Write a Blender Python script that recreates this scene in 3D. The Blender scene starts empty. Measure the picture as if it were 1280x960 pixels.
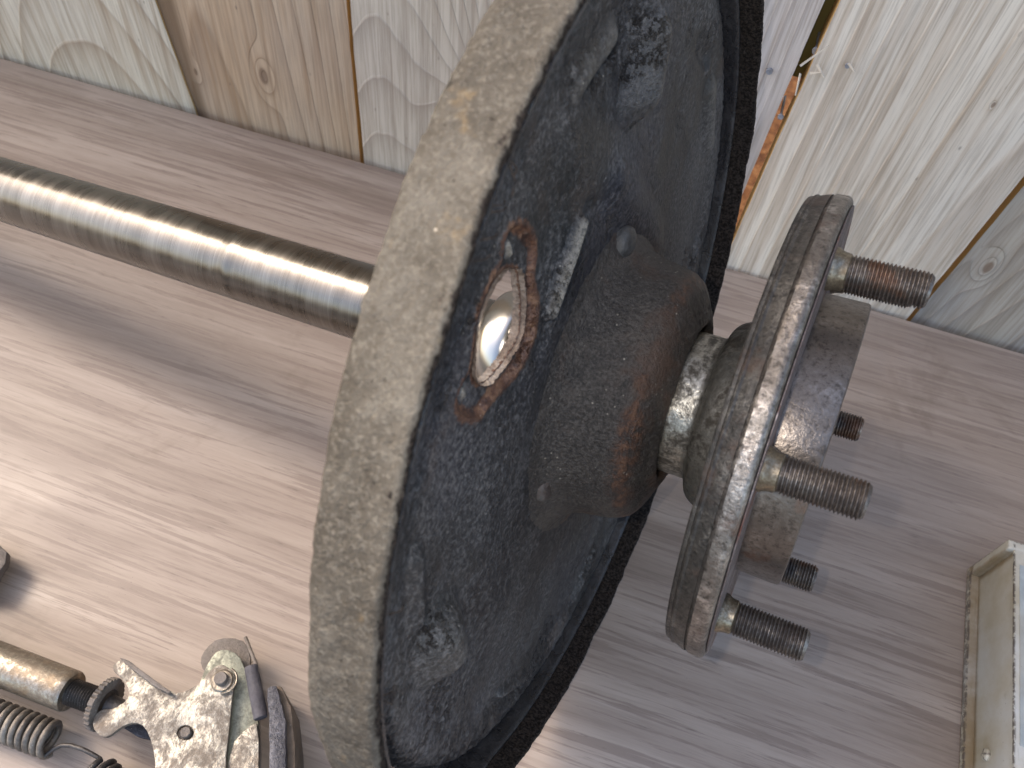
import bpy, bmesh, math, random
import numpy as np
from mathutils import Vector, Matrix, noise
random.seed(7)
PI = math.pi
S = bpy.context.scene
COL = S.collection

# ------------------------------------------------------------------ camera, light, exposure
cam_d = bpy.data.cameras.new('camera')
cam = bpy.data.objects.new('camera', cam_d); COL.objects.link(cam)
CX = Vector((0.94492087, 0.31803096, 0.07733603))
CY = Vector((-0.30164612, 0.75450173, 0.58286941))
CZ = Vector((0.12702035, -0.57409358, 0.80887724))
cam.matrix_world = Matrix(((CX.x, CY.x, CZ.x, 0), (CX.y, CY.y, CZ.y, 0), (CX.z, CY.z, CZ.z, .365), (0, 0, 0, 1)))
cam_d.sensor_width = 36; cam_d.lens = 27.945
cam_d.clip_start = .01; cam_d.clip_end = 500
cam_d.dof.use_dof = True; cam_d.dof.focus_distance = .285; cam_d.dof.aperture_fstop = 24
S.camera = cam

SUN_EL, SUN_AZ = 45.0, 169.0
w = bpy.data.worlds.new('World'); S.world = w; w.use_nodes = True
wn = w.node_tree.nodes; wl = w.node_tree.links
sky = wn.new('ShaderNodeTexSky'); sky.sky_type = 'NISHITA'; sky.sun_disc = False
sky.sun_elevation = math.radians(SUN_EL); sky.sun_rotation = math.radians(90 - SUN_AZ)
sky.air_density = 1.0; sky.dust_density = 2.5; sky.ozone_density = 1.0
bg = wn['Background']; bg.inputs['Strength'].default_value = .15
wl.new(sky.outputs[0], bg.inputs['Color'])
sl = bpy.data.lights.new('sun', 'SUN'); sl.energy = .54; sl.angle = math.radians(16); sl.color = (1, .93, .83)
so = bpy.data.objects.new('sun', sl); COL.objects.link(so)
sd = Vector((math.cos(math.radians(SUN_EL)) * math.cos(math.radians(SUN_AZ)), math.cos(math.radians(SUN_EL)) * math.sin(math.radians(SUN_AZ)), math.sin(math.radians(SUN_EL))))
so.rotation_euler = sd.to_track_quat('Z', 'Y').to_euler(); so.location = sd * 5
# the phone's own flash lamp, 12 mm beside the lens (the photo shows its tight shadows beside the studs)
fl = bpy.data.lights.new('camera_flash', 'POINT'); fl.energy = .30; fl.shadow_soft_size = .002; fl.color = (1, .97, .93)
fo = bpy.data.objects.new('camera_flash', fl); COL.objects.link(fo); fo.location = Vector((0, 0, .365)) - CX * .013 + CY * .004
S.view_settings.view_transform = 'Standard'; S.view_settings.look = 'None'
S.view_settings.exposure = 1.80; S.view_settings.gamma = 1
S.view_settings.use_white_balance = True; S.view_settings.white_balance_temperature = 7200; S.view_settings.white_balance_tint = 12
S.render.engine = 'CYCLES'

# ------------------------------------------------------------------ node helpers
class NB:
    def __init__(s, name):
        s.m = bpy.data.materials.new(name); s.m.use_nodes = True
        s.t = s.m.node_tree; s.n = s.t.nodes; s.b = s.n['Principled BSDF']; s._tc = None
    def link(s, a, b): s.t.links.new(a, b)
    def put(s, inp, v):
        if v is None: return
        if isinstance(v, bpy.types.NodeSocket): s.link(v, inp)
        else:
            if inp.type == 'RGBA' and not isinstance(v, (int, float)) and len(v) == 3: v = (*v, 1)
            inp.default_value = v
    def tc(s):
        if not s._tc: s._tc = s.n.new('ShaderNodeTexCoord').outputs['Object']
        return s._tc
    def map(s, sc=(1, 1, 1), loc=(0, 0, 0), rot=(0, 0, 0), src=None):
        m = s.n.new('ShaderNodeMapping'); s.link(src or s.tc(), m.inputs[0])
        m.inputs['Scale'].default_value = sc; m.inputs['Location'].default_value = loc; m.inputs['Rotation'].default_value = rot
        return m.outputs[0]
    def noise(s, scale, detail=4, rough=.55, vec=None, dist=0, col=False):
        n = s.n.new('ShaderNodeTexNoise'); s.link(vec or s.tc(), n.inputs['Vector'])
        n.inputs['Scale'].default_value = scale; n.inputs['Detail'].default_value = detail
        n.inputs['Roughness'].default_value = rough; n.inputs['Distortion'].default_value = dist
        return n.outputs['Color' if col else 'Fac']
    def voro(s, scale, vec=None, feat='F1', rnd=1):
        n = s.n.new('ShaderNodeTexVoronoi'); n.feature = feat; s.link(vec or s.tc(), n.inputs['Vector'])
        n.inputs['Scale'].default_value = scale; n.inputs['Randomness'].default_value = rnd
        return n.outputs['Distance']
    def math(s, op, a, b=None, c=None):
        n = s.n.new('ShaderNodeMath'); n.operation = op
        s.put(n.inputs[0], a); s.put(n.inputs[1], b); s.put(n.inputs[2], c)
        return n.outputs[0]
    def rng(s, v, a, b, c=0, d=1, smooth=True):
        n = s.n.new('ShaderNodeMapRange'); n.interpolation_type = 'SMOOTHSTEP' if smooth else 'LINEAR'
        s.put(n.inputs[0], v)
        for i, q in enumerate((a, b, c, d)): n.inputs[i + 1].default_value = q
        return n.outputs[0]
    def ramp(s, v, stops):
        n = s.n.new('ShaderNodeValToRGB'); s.link(v, n.inputs[0]); e = n.color_ramp.elements
        while len(e) < len(stops): e.new(.5)
        for q, (p, c) in zip(e, stops): q.position = p; q.color = (*c, 1)
        return n.outputs[0]
    def mix(s, f, a, b, mode='MIX'):
        n = s.n.new('ShaderNodeMix'); n.data_type = 'RGBA'; n.blend_type = mode
        s.put(n.inputs[0], f); s.put(n.inputs[6], a); s.put(n.inputs[7], b)
        return n.outputs[2]
    def sep(s, v=None):
        n = s.n.new('ShaderNodeSeparateXYZ'); s.link(v or s.tc(), n.inputs[0]); return n.outputs
    def comb(s, x, y, z):
        n = s.n.new('ShaderNodeCombineXYZ'); s.put(n.inputs[0], x); s.put(n.inputs[1], y); s.put(n.inputs[2], z); return n.outputs[0]
    def bump(s, h, dist, strength=1, nrm=None):
        n = s.n.new('ShaderNodeBump'); s.put(n.inputs['Height'], h); n.inputs['Distance'].default_value = dist
        n.inputs['Strength'].default_value = strength
        if nrm: s.link(nrm, n.inputs['Normal'])
        return n.outputs[0]
    def out(s, col=None, rough=None, metal=None, nrm=None, spec=None, **k):
        b = s.b.inputs
        s.put(b['Base Color'], col); s.put(b['Roughness'], rough); s.put(b['Metallic'], metal); s.put(b['Normal'], nrm)
        s.put(b['Specular IOR Level'], spec)
        for q, v in k.items(): s.put(b[q.replace('_', ' ')], v)
        return s.m

# ------------------------------------------------------------------ materials
def wood_board_mat(name, seed, light, dark, ring=.006, depth=.03, tilt=.12, cx=0, knots=(), grey=(.42, .40, .39), greyamt=.4, line=.55, wob=.006, stain=None):
    """weathered softwood: growth rings cut flat, run up the board (object z)"""
    m = NB(name); x, y, z = m.sep()
    off = (seed * 3.1, seed * 1.7, seed * .9)
    lowv = m.map((5, 5, 1.0), off)
    low = m.math('SUBTRACT', m.noise(1.6, 2, .5, lowv), .5)
    mid = m.math('SUBTRACT', m.noise(5, 3, .45, lowv), .5)
    xx = m.math('SUBTRACT', x, cx)
    dd = m.math('ADD', m.math('MULTIPLY', z, tilt), depth)
    dd = m.math('ADD', dd, m.math('MULTIPLY', low, wob * 7))
    r = m.math('SQRT', m.math('ADD', m.math('MULTIPLY', xx, xx), m.math('MULTIPLY', dd, dd)))
    r = m.math('ADD', r, m.math('MULTIPLY', mid, wob))
    kd = None
    for kx, kz, amp, sg in knots:
        ex = m.math('POWER', m.math('DIVIDE', m.math('SUBTRACT', x, kx), sg), 2)
        ez = m.math('POWER', m.math('DIVIDE', m.math('SUBTRACT', z, kz), sg * 2.0), 2)
        g = m.math('EXPONENT', m.math('MULTIPLY', m.math('ADD', ex, ez), -1))
        r = m.math('ADD', r, m.math('MULTIPLY', g, amp))
        ck = m.rng(g, .80, .93)
        kd = ck if kd is None else m.math('MAXIMUM', kd, ck)
    ph = m.math('FRACT', m.math('DIVIDE', r, ring))
    # slow rise, sharp fall: early wood to late wood
    late = m.math('POWER', ph, 3.5)
    late = m.math('MULTIPLY', late, m.rng(ph, .93, 1.0, 1, 0))
    fib = m.noise(1, 4, .65, m.map((900, 900, 26), off))
    fib2 = m.noise(1, 3, .6, m.map((260, 260, 7), off))
    patch = m.noise(1, 3, .5, m.map((14, 14, 5), off))
    lm = m.math('MULTIPLY', late, m.rng(patch, .3, .7, line * .5, line * 1.2))
    c = m.mix(lm, light, dark)
    c = m.mix(m.math('MULTIPLY', m.rng(patch, .38, .68), greyamt), c, grey)
    c = m.mix(m.rng(fib2, .42, .66, 0, .42), c, dark)
    c = m.mix(m.rng(fib, .36, .55, .38, 0), c, (.22, .17, .125))
    spots = m.rng(m.voro(170, m.map((1, 1, .45), off)), .05, .16, .55, 0)
    spots = m.math('MULTIPLY', spots, m.rng(m.noise(60), .55, .66))
    c = m.mix(spots, c, (.10, .08, .07))
    if kd is not None: c = m.mix(m.math('MULTIPLY', kd, .75), c, (.17, .11, .075))
    if stain:
        sx = m.math('ADD', m.math('ABSOLUTE', m.math('SUBTRACT', m.math('ADD', x, m.math('MULTIPLY', z, 0.0)), stain[0])), m.math('MULTIPLY', m.math('SUBTRACT', mid, .5), .004))
        c = m.mix(m.rng(sx, .002, stain[1], .8, 0), c, (.15, .095, .055))
    h = m.math('ADD', m.math('MULTIPLY', late, 1.2), m.math('MULTIPLY', fib, .7))
    return m.out(c, .8, 0, m.bump(h, .0006, .7), .2)

def plain_wood_mat(name, a, b, sc=(60, 60, 4)):
    m = NB(name); n = m.noise(1, 5, .6, m.map(sc)); 
    return m.out(m.mix(n, a, b), .8, 0, m.bump(n, .0006, .5), .2)

def table_mat():
    m = NB('grey_brown_woodgrain_laminate')
    wv = m.noise(3, 2, .5, m.map((1, 3, 1)), col=True)
    vv = m.mix(.012, m.tc(), wv, 'ADD')
    a = m.noise(1, 4, .6, m.map((4, 62, 1), src=vv))
    b = m.noise(1, 5, .65, m.map((13, 330, 1), (3, 1, 0), src=vv))
    f = m.noise(1, 3, .7, m.map((140, 1300, 1), (5, 2, 0), src=vv))
    big = m.noise(1, 2, .5, m.map((1.5, 9, 1), (.7, .3, 0)))
    c = m.ramp(m.math('ADD', m.math('MULTIPLY', a, .55), m.math('MULTIPLY', b, .45)), [(.34, (.165, .125, .097)), (.46, (.262, .208, .168)), (.56, (.330, .270, .222)), (.68, (.410, .345, .290))])
    c = m.mix(m.rng(b, .48, .60, 0, .78), c, (.175, .130, .103))
    c = m.mix(m.rng(big, .35, .7, 0, .22), c, (.34, .28, .25))
    pore = m.math('MULTIPLY', m.rng(f, .56, .72), m.rng(b, .42, .6, 0, .5))
    c = m.mix(pore, c, (.10, .075, .065))
    spk = m.rng(m.voro(230), .02, .07, .6, 0); spk = m.math('MULTIPLY', spk, m.rng(m.noise(42), .60, .68))
    c = m.mix(spk, c, (.05, .035, .03))
    st = m.math('MULTIPLY', m.rng(m.noise(9, 5, .7, dist=.8), .60, .70), m.rng(m.noise(70, 4, .7), .40, .58, .2, .8))
    c = m.mix(m.math('MULTIPLY', st, .35), c, (.12, .085, .06))
    gr = m.math('MULTIPLY', m.rng(m.voro(620), .04, .13, 1, 0), m.rng(m.noise(24, 4, .7, m.map((1, 1, 1), (6, 6, 1))), .55, .66))
    c = m.mix(m.math('MULTIPLY', gr, .6), c, (.07, .05, .04))
    scr = m.rng(m.noise(1, 2, .5, m.map((24, 900, 1), (2, 2, 2), (0, 0, .5))), .70, .76, 0, .16)
    c = m.mix(scr, c, (.48, .43, .39))
    sm = m.noise(14, 4, .6, dist=1.5)
    rgh = m.rng(sm, .3, .7, .38, .56)
    return m.out(c, rgh, 0, m.bump(m.math('ADD', b, m.math('MULTIPLY', f, .5)), .00012, .5), .4)

def turned_steel_mat():
    m = NB('turned_steel_shaft'); x, y, z = m.sep()
    lines = m.noise(1, 5, .75, m.map((3, 3, 1500)))
    l2 = m.noise(1, 3, .6, m.map((25, 25, 160)))
    lng = m.noise(1, 4, .6, m.map((160, 160, 6)))
    stain = m.noise(16, 5, .65, dist=.6)
    c = m.ramp(m.math('ADD', m.math('MULTIPLY', lines, .55), m.math('MULTIPLY', l2, .45)), [(.35, (.085, .077, .068)), (.5, (.145, .134, .121)), (.65, (.22, .208, .192))])
    c = m.mix(m.rng(lng, .5, .75, 0, .3), c, (.20, .17, .13))
    c = m.mix(m.rng(stain, .55, .72, 0, .5), c, (.15, .12, .09))
    r = m.math('ADD', m.rng(l2, .3, .7, .24, .32), m.rng(stain, .5, .75, 0, .14))
    b = m.bump(lines, .00003, .7)
    return m.out(c, r, 1, b)

def plate_mat(name='oily_black_pressed_steel', lift=1.):
    """black oily pressed steel with a dry grey film, gritty"""
    m = NB(name)
    fine = m.noise(2400, 2, .6); grit = m.noise(1050, 4, .75); med = m.noise(70, 5, .65, dist=.8); big = m.noise(16, 4, .55, dist=.6)
    vb = m.noise(9, 3, .5, m.map((1, 1, 1), (3, 7, 1)))
    dry = m.math('ADD', m.math('MULTIPLY', big, .55), m.math('MULTIPLY', med, .45))
    L = lambda *c: tuple(q * lift for q in c)
    c = m.ramp(dry, [(.38, L(.008, .008, .008)), (.46, L(.021, .020, .020)), (.54, L(.038, .036, .036)), (.64, L(.072, .066, .062))])
    c = m.mix(m.rng(vb, .46, .62, 0, .4), c, L(.040, .040, .055))  # blue-violet sheen painted into the base colour as soft patches
    sp1 = m.noise(620, 3, .8, m.map((1, 1, 1), (6, 6, 6)))
    c = m.mix(m.math('MULTIPLY', m.rng(sp1, .50, .62, 0, .75), m.rng(dry, .38, .56, .25, 1)), c, L(.125, .118, .115))
    c = m.mix(m.rng(sp1, .38, .49, .85, 0), c, (.008, .008, .009))
    c = m.mix(m.rng(m.noise(24, 5, .65, m.map((1, 1, 1), (9, 4, 2))), .56, .70, 0, .45), c, (.075, .048, .034))
    oil = m.rng(m.noise(24, 4, .6, m.map((1, 1, 1), (1, 5, 8)), dist=1), .52, .64)
    clump = m.noise(380, 4, .75)
    oil2 = m.math('MULTIPLY', oil, m.rng(clump, .44, .56))
    c = m.mix(m.math('MULTIPLY', oil2, .85), c, (.008, .008, .010))
    def attr(q):
        a = m.n.new('ShaderNodeAttribute'); a.attribute_name = q; return a.outputs['Fac']
    wet = m.math('MULTIPLY', attr('wet'), m.rng(clump, .40, .56))
    c = m.mix(m.math('MULTIPLY', wet, .9), c, (.007, .007, .009)); oil2 = m.math('MAXIMUM', oil2, wet)
    du = m.math('MULTIPLY', attr('dust_highlight'), m.rng(grit, .36, .54, .25, 1))
    du = m.math('MULTIPLY', du, m.rng(m.noise(150, 4, .7), .36, .56, .45, 1))
    c = m.mix(m.math('MULTIPLY', du, .85), c, (.26, .235, .195))
    ra = m.rng(m.math('ADD', attr('rust'), m.math('MULTIPLY', m.math('SUBTRACT', m.noise(420, 5, .75), .5), 1.3)), .42, .66)
    rc = m.ramp(m.noise(300, 5, .75, m.map((1, 1, 1), (2, 9, 4))), [(.36, (.028, .013, .009)), (.5, (.085, .036, .020)), (.64, (.17, .088, .048))])
    c = m.mix(m.math('MULTIPLY', ra, .92), c, rc)
    spk = m.math('MULTIPLY', m.rng(m.voro(500), .05, .16, 1, 0), m.rng(m.noise(130, 3), .56, .62))
    c = m.mix(m.math('MULTIPLY', spk, .8), c, (.36, .33, .28))
    r = m.math('SUBTRACT', m.rng(dry, .36, .6, .42, .62), m.math('MULTIPLY', oil2, .20))
    h = m.math('ADD', m.math('MULTIPLY', sp1, 1.0), m.math('MULTIPLY', fine, .35))
    h = m.math('ADD', h, m.math('MULTIPLY', m.rng(clump, .48, .66), m.math('ADD', .08, m.math('MULTIPLY', m.math('MAXIMUM', oil, attr('wet')), 3.2))))
    return m.out(c, r, 0, m.bump(h, .00065, .85), .5)

def grime_mat(name, cols, rough=(.5, .8), bump=.0005, sc=1., metal=0, spec=.4, specks=.5, rustc=None, rusta=.5):
    m = NB(name)
    g = m.noise(420 * sc, 4, .7); med = m.noise(80 * sc, 5, .6, dist=.7); big = m.noise(22 * sc, 4, .6, dist=.5)
    v = m.math('ADD', m.math('MULTIPLY', big, .45), m.math('MULTIPLY', med, .35)); v = m.math('ADD', v, m.math('MULTIPLY', g, .2))
    c = m.ramp(v, [(.37, cols[0]), (.5, cols[1]), (.63, cols[2])])
    if rustc: c = m.mix(m.rng(m.noise(34 * sc, 5, .65, m.map((1, 1, 1), (4, 2, 9))), .5, .64, 0, rusta), c, rustc)
    spk = m.math('MULTIPLY', m.rng(m.voro(430 * sc), .04, .14, 1, 0), m.rng(m.noise(110 * sc, 2), .56, .64))
    c = m.mix(m.math('MULTIPLY', spk, specks), c, tuple(min(.7, q * 4 + .1) for q in cols[2]))
    h = m.math('ADD', g, m.math('MULTIPLY', m.noise(1300 * sc, 3, .6), .4)); h = m.math('ADD', h, m.math('MULTIPLY', med, 1.2))
    return m.out(c, m.rng(med, .35, .65, rough[0], rough[1]), metal, m.bump(h, bump, .8), spec)

def felt_mat():
    m = NB('dusty_felt_band')
    fz = m.noise(900, 4, .75); med = m.noise(120, 5, .6, dist=.5); big = m.noise(25, 4, .55)
    c = m.ramp(m.math('ADD', m.math('MULTIPLY', big, .5), m.math('MULTIPLY', med, .5)), [(.36, (.066, .057, .046)), (.5, (.102, .090, .074)), (.63, (.140, .126, .106))])
    c = m.mix(m.rng(fz, .36, .52, .5, 0), c, (.07, .058, .044))
    c = m.mix(m.rng(m.noise(750, 4, .75, m.map((1, 1, 1), (4, 4, 4))), .5, .62, 0, .45), c, (.20, .18, .148))
    c = m.mix(m.rng(m.noise(60, 4, .6, m.map((1, 1, 1), (5, 2, 3))), .60, .70, 0, .5), c, (.26, .175, .085))
    pit = m.rng(m.voro(260, m.mix(.02, m.tc(), m.noise(200, 2, col=True), 'ADD')), .08, .22, 1, 0); pit = m.math('MULTIPLY', pit, m.rng(m.noise(140, 2, .5, m.map((1, 1, 1), (2, 2, 2))), .57, .63))
    c = m.mix(m.math('MULTIPLY', pit, .65), c, (.05, .042, .035))
    sp = m.math('MULTIPLY', m.rng(m.voro(380, m.map((1, 1, 1), (3, 3, 3))), .05, .16, 1, 0), m.rng(m.noise(90, 2), .58, .64))
    c = m.mix(m.math('MULTIPLY', sp, .7), c, (.50, .45, .37))
    h = m.math('ADD', m.math('MULTIPLY', fz, .6), m.math('MULTIPLY', med, 1.3)); h = m.math('SUBTRACT', h, pit)
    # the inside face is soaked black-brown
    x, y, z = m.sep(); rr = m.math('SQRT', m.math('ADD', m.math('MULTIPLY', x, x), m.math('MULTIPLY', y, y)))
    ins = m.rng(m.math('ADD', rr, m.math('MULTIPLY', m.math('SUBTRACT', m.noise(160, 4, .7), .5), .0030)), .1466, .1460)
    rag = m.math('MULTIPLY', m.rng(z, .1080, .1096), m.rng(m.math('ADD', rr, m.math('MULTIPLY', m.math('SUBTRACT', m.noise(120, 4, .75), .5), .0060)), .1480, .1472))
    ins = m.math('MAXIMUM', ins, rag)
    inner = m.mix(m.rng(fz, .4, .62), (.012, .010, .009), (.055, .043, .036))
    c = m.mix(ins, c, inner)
    h = m.math('ADD', h, m.math('MULTIPLY', m.noise(420, 4, .75), 1.0))
    return m.out(c, .95, 0, m.bump(h, .0013, 1.), .1)

def bright_worn_metal(name, bright, dull, thr=.5, sc=1., stretch=(1, 1, 1), rough=(.28, .6), rustc=(.16, .07, .03), rust=.3, bump=.0002, metal=(1, .35), rnd=False):
    m = NB(name)
    if rnd:                                                          # each copy wears differently
        oi = m.n.new('ShaderNodeObjectInfo'); va = m.n.new('ShaderNodeVectorMath'); va.operation = 'ADD'
        m.link(m.tc(), va.inputs[0]); m.link(m.comb(m.math('MULTIPLY', oi.outputs['Random'], .37), m.math('MULTIPLY', oi.outputs['Random'], .91), 0), va.inputs[1]); m._tc = va.outputs[0]
    v = m.map(stretch)
    n = m.noise(70 * sc, 6, .68, v, 1.2); g = m.noise(520 * sc, 4, .7, v); f = m.noise(1600, 3, .6)
    k = m.rng(m.math('ADD', m.math('MULTIPLY', n, .7), m.math('MULTIPLY', g, .3)), thr - .08, thr + .09)
    c = m.mix(k, dull, bright)
    c = m.mix(m.rng(g, .35, .62, .35, 0), c, tuple(q * .4 for q in dull))
    rr = m.rng(m.noise(45 * sc, 5, .65, m.map((1, 1, 1), (8, 3, 1))), .54, .66, 0, rust)
    c = m.mix(rr, c, rustc)
    r = m.rng(k, 0, 1, rough[1], rough[0])
    mt = m.rng(k, 0, 1, metal[1], metal[0])
    h = m.math('ADD', m.math('MULTIPLY', n, 1.5), g); h = m.math('ADD', h, m.math('MULTIPLY', f, .3))
    return m.out(c, r, mt, m.bump(h, bump, .8))

M = {}
M['table'] = table_mat()
M['shaft'] = turned_steel_mat()
M['plate'] = plate_mat()
M['felt'] = felt_mat()
def housing_mat():
    m = NB('rusty_cast_retainer'); x, y, z = m.sep()
    grit = m.noise(1000, 4, .75); med = m.noise(70, 5, .65, dist=.8); big = m.noise(20, 4, .6); clump = m.noise(340, 4, .7)
    c = m.ramp(m.math('ADD', m.math('MULTIPLY', big, .5), m.math('MULTIPLY', med, .5)), [(.37, (.018, .0155, .0135)), (.5, (.038, .032, .027)), (.63, (.070, .058, .047))])
    c = m.mix(m.rng(grit, .47, .62, 0, .5), c, (.12, .108, .095))
    c = m.mix(m.rng(grit, .36, .47, .7, 0), c, (.010, .009, .009))
    # rust has broken through where the shoulder turns
    d = m.math('ADD', m.math('ABSOLUTE', m.math('SUBTRACT', z, .1245)), m.math('MULTIPLY', m.math('SUBTRACT', med, .5), .008))
    d = m.math('ADD', d, m.math('MULTIPLY', m.math('SUBTRACT', big, .5), .012))
    ru = m.math('MULTIPLY', m.rng(d, .0002, .0042, 1, 0), m.rng(clump, .36, .54, .35, 1))
    rc = m.ramp(clump, [(.4, (.030, .015, .010)), (.52, (.082, .036, .019)), (.64, (.15, .072, .038))])
    c = m.mix(m.math('MULTIPLY', ru, .85), c, rc)
    c = m.mix(m.rng(m.noise(30, 5, .65, m.map((1, 1, 1), (5, 1, 2))), .50, .66, 0, .65), c, (.095, .05, .030))
    spk = m.math('MULTIPLY', m.rng(m.voro(430), .05, .17, 1, 0), m.rng(m.noise(110, 3), .54, .61))
    c = m.mix(m.math('MULTIPLY', spk, .8), c, (.40, .36, .29))
    h = m.math('ADD', m.math('ADD', grit, m.math('MULTIPLY', clump, 1.2)), m.math('MULTIPLY', m.noise(1500, 2, .6), .3))
    return m.out(c, m.rng(med, .35, .62, .36, .54), 0, m.bump(h, .0009, .85), .55)
M['housing'] = housing_mat()
M['bolt'] = grime_mat('greasy_grey_bolt_head', [(.03, .03, .03), (.07, .07, .068), (.13, .125, .118)], (.35, .55), .0005, 1.5, .2, .5, .6, (.10, .04, .015), .3)
M['rust'] = grime_mat('red_brown_rust', [(.022, .012, .009), (.065, .030, .019), (.125, .060, .036)], (.75, .95), .0007, 1.2, 0, .2, .3, (.22, .13, .06), .5)
M['crust'] = grime_mat('pale_grease_crust', [(.035, .022, .016), (.15, .115, .092), (.34, .30, .26)], (.6, .9), .0012, 1.6, 0, .3, .5)
def satin(name, lo, mid_, hi, rough, metal, rustc, rusta, sc=1., bump=.0003, glint=.4, circ=0.):
    """machined steel under a thin uneven film of oil and rust"""
    m = NB(name); x, y, z = m.sep()
    big = m.noise(26 * sc, 5, .6, dist=.5); med = m.noise(110 * sc, 5, .7, dist=.6); fine = m.noise(700 * sc, 4, .75); pit = m.noise(1700, 2, .6)
    v = m.math('ADD', m.math('ADD', m.math('MULTIPLY', big, .35), m.math('MULTIPLY', med, .35)), m.math('MULTIPLY', fine, .3))
    c = m.ramp(v, [(.38, lo), (.5, mid_), (.60, hi)])
    c = m.mix(m.rng(fine, .34, .47, .6, 0), c, tuple(q * .35 for q in lo))
    c = m.mix(m.math('MULTIPLY', m.rng(med, .52, .64), m.math('MULTIPLY', m.rng(fine, .48, .58), glint)), c, tuple(min(.8, q * 1.9) for q in hi))
    c = m.mix(m.math('MULTIPLY', m.rng(m.noise(38 * sc, 5, .7, m.map((1, 1, 1), (8, 3, 1))), .53, .64), rusta), c, rustc)
    h = m.math('ADD', m.math('ADD', med, m.math('MULTIPLY', fine, .9)), m.math('MULTIPLY', pit, .3))
    return m.out(c, m.rng(v, .4, .6, rough[1], rough[0]), metal, m.bump(h, bump, .8))
M['flange'] = satin('greasy_machined_flange', (.085, .074, .064), (.185, .163, .143), (.31, .28, .25), (.30, .44), .8, (.12, .055, .035), .45, 1., .00035)
M['flange_dark'] = satin('dark_flange_groove', (.022, .020, .017), (.050, .044, .037), (.10, .09, .076), (.34, .5), .35, (.10, .05, .03), .3, 1.3, .0004)  # darker tone for the rear band of the rim
M['face'] = satin('rust_filmed_flange_face', (.07, .052, .048), (.14, .11, .105), (.20, .17, .165), (.42, .58), .5, (.17, .06, .035), .8, 1., .0003)
M['pilot'] = satin('brown_filmed_hub_pilot', (.11, .088, .072), (.155, .128, .108), (.20, .172, .15), (.30, .40), .75, (.22, .085, .04), .4, .8, .0002, .25)
M['neck'] = bright_worn_metal('polished_neck_with_grease', (.50, .47, .40), (.09, .078, .062), .485, 1.1, (1, 1, 1), (.32, .5), (.06, .045, .03), .6, .0003, (.9, .5))
M['stud'] = bright_worn_metal('oiled_steel_thread', (.22, .195, .175), (.085, .070, .062), .5, 1.5, (1, 1, 1), (.36, .5), (.17, .075, .035), .5, .00012, (.9, .7), True)
M['shank'] = bright_worn_metal('bright_stud_shank', (.32, .275, .205), (.15, .115, .075), .49, 1.6, (1, 1, 1), (.34, .48), (.26, .14, .06), .6, .0001, (1, .7), True)
M['chrome'] = NB('polished_bearing_race').out((.36, .35, .33), .22, 1)
M['gap'] = NB('dark_bearing_cage').out((.02, .018, .016), .4, .3)
M['zinc'] = bright_worn_metal('peeling_zinc_plating', (.36, .34, .295), (.17, .14, .11), .50, 1., (1.3, .9, 1), (.42, .62), (.18, .11, .06), .25, .0004, (.85, .15))
M['greenzinc'] = bright_worn_metal('dull_green_zinc', (.25, .26, .21), (.15, .15, .115), .47, 1., (1, 1, 1), (.45, .65), (.12, .10, .07), .35, .0002, (.5, .2))
M['tube'] = bright_worn_metal('dull_plated_tube', (.38, .34, .28), (.20, .165, .125), .495, 1., (1, 1, 1), (.3, .5), (.25, .16, .08), .4, .0002, (.95, .6))
M['spring'] = grime_mat('dirty_spring_steel', [(.05, .043, .038), (.13, .112, .095), (.26, .235, .20)], (.38, .6), .0003, 1.5, .5, .5, .4)
M['spring_dark'] = grime_mat('dark_spring_steel', [(.025, .023, .022), (.06, .055, .052), (.13, .12, .11)], (.35, .55), .0003, 1.5, .5, .5, .4)
M['shoe'] = grime_mat('grey_brown_shoe_steel', [(.05, .043, .038), (.135, .115, .10), (.21, .185, .165)], (.5, .75), .0004, 1.2, .2, .4, .4)
M['shoe_black'] = grime_mat('spattered_black_shoe_edge', [(.012, .012, .016), (.03, .03, .04), (.16, .155, .17)], (.3, .6), .0008, 1.6, .1, .6, .8)
M['lining'] = grime_mat('brown_brake_lining', [(.06, .045, .035), (.115, .09, .07), (.17, .135, .11)], (.7, .9), .0005, 1.4, 0, .2, .6)
M['rubber'] = grime_mat('grey_rubber_sleeve', [(.035, .033, .038), (.075, .07, .078), (.12, .115, .12)], (.55, .8), .0003, 2., 0, .3, .3)
M['nail'] = grime_mat('galvanised_nail', [(.16, .17, .19), (.30, .32, .36), (.45, .47, .5)], (.4, .6), .0002, 2., .6, .5, .3)

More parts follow.
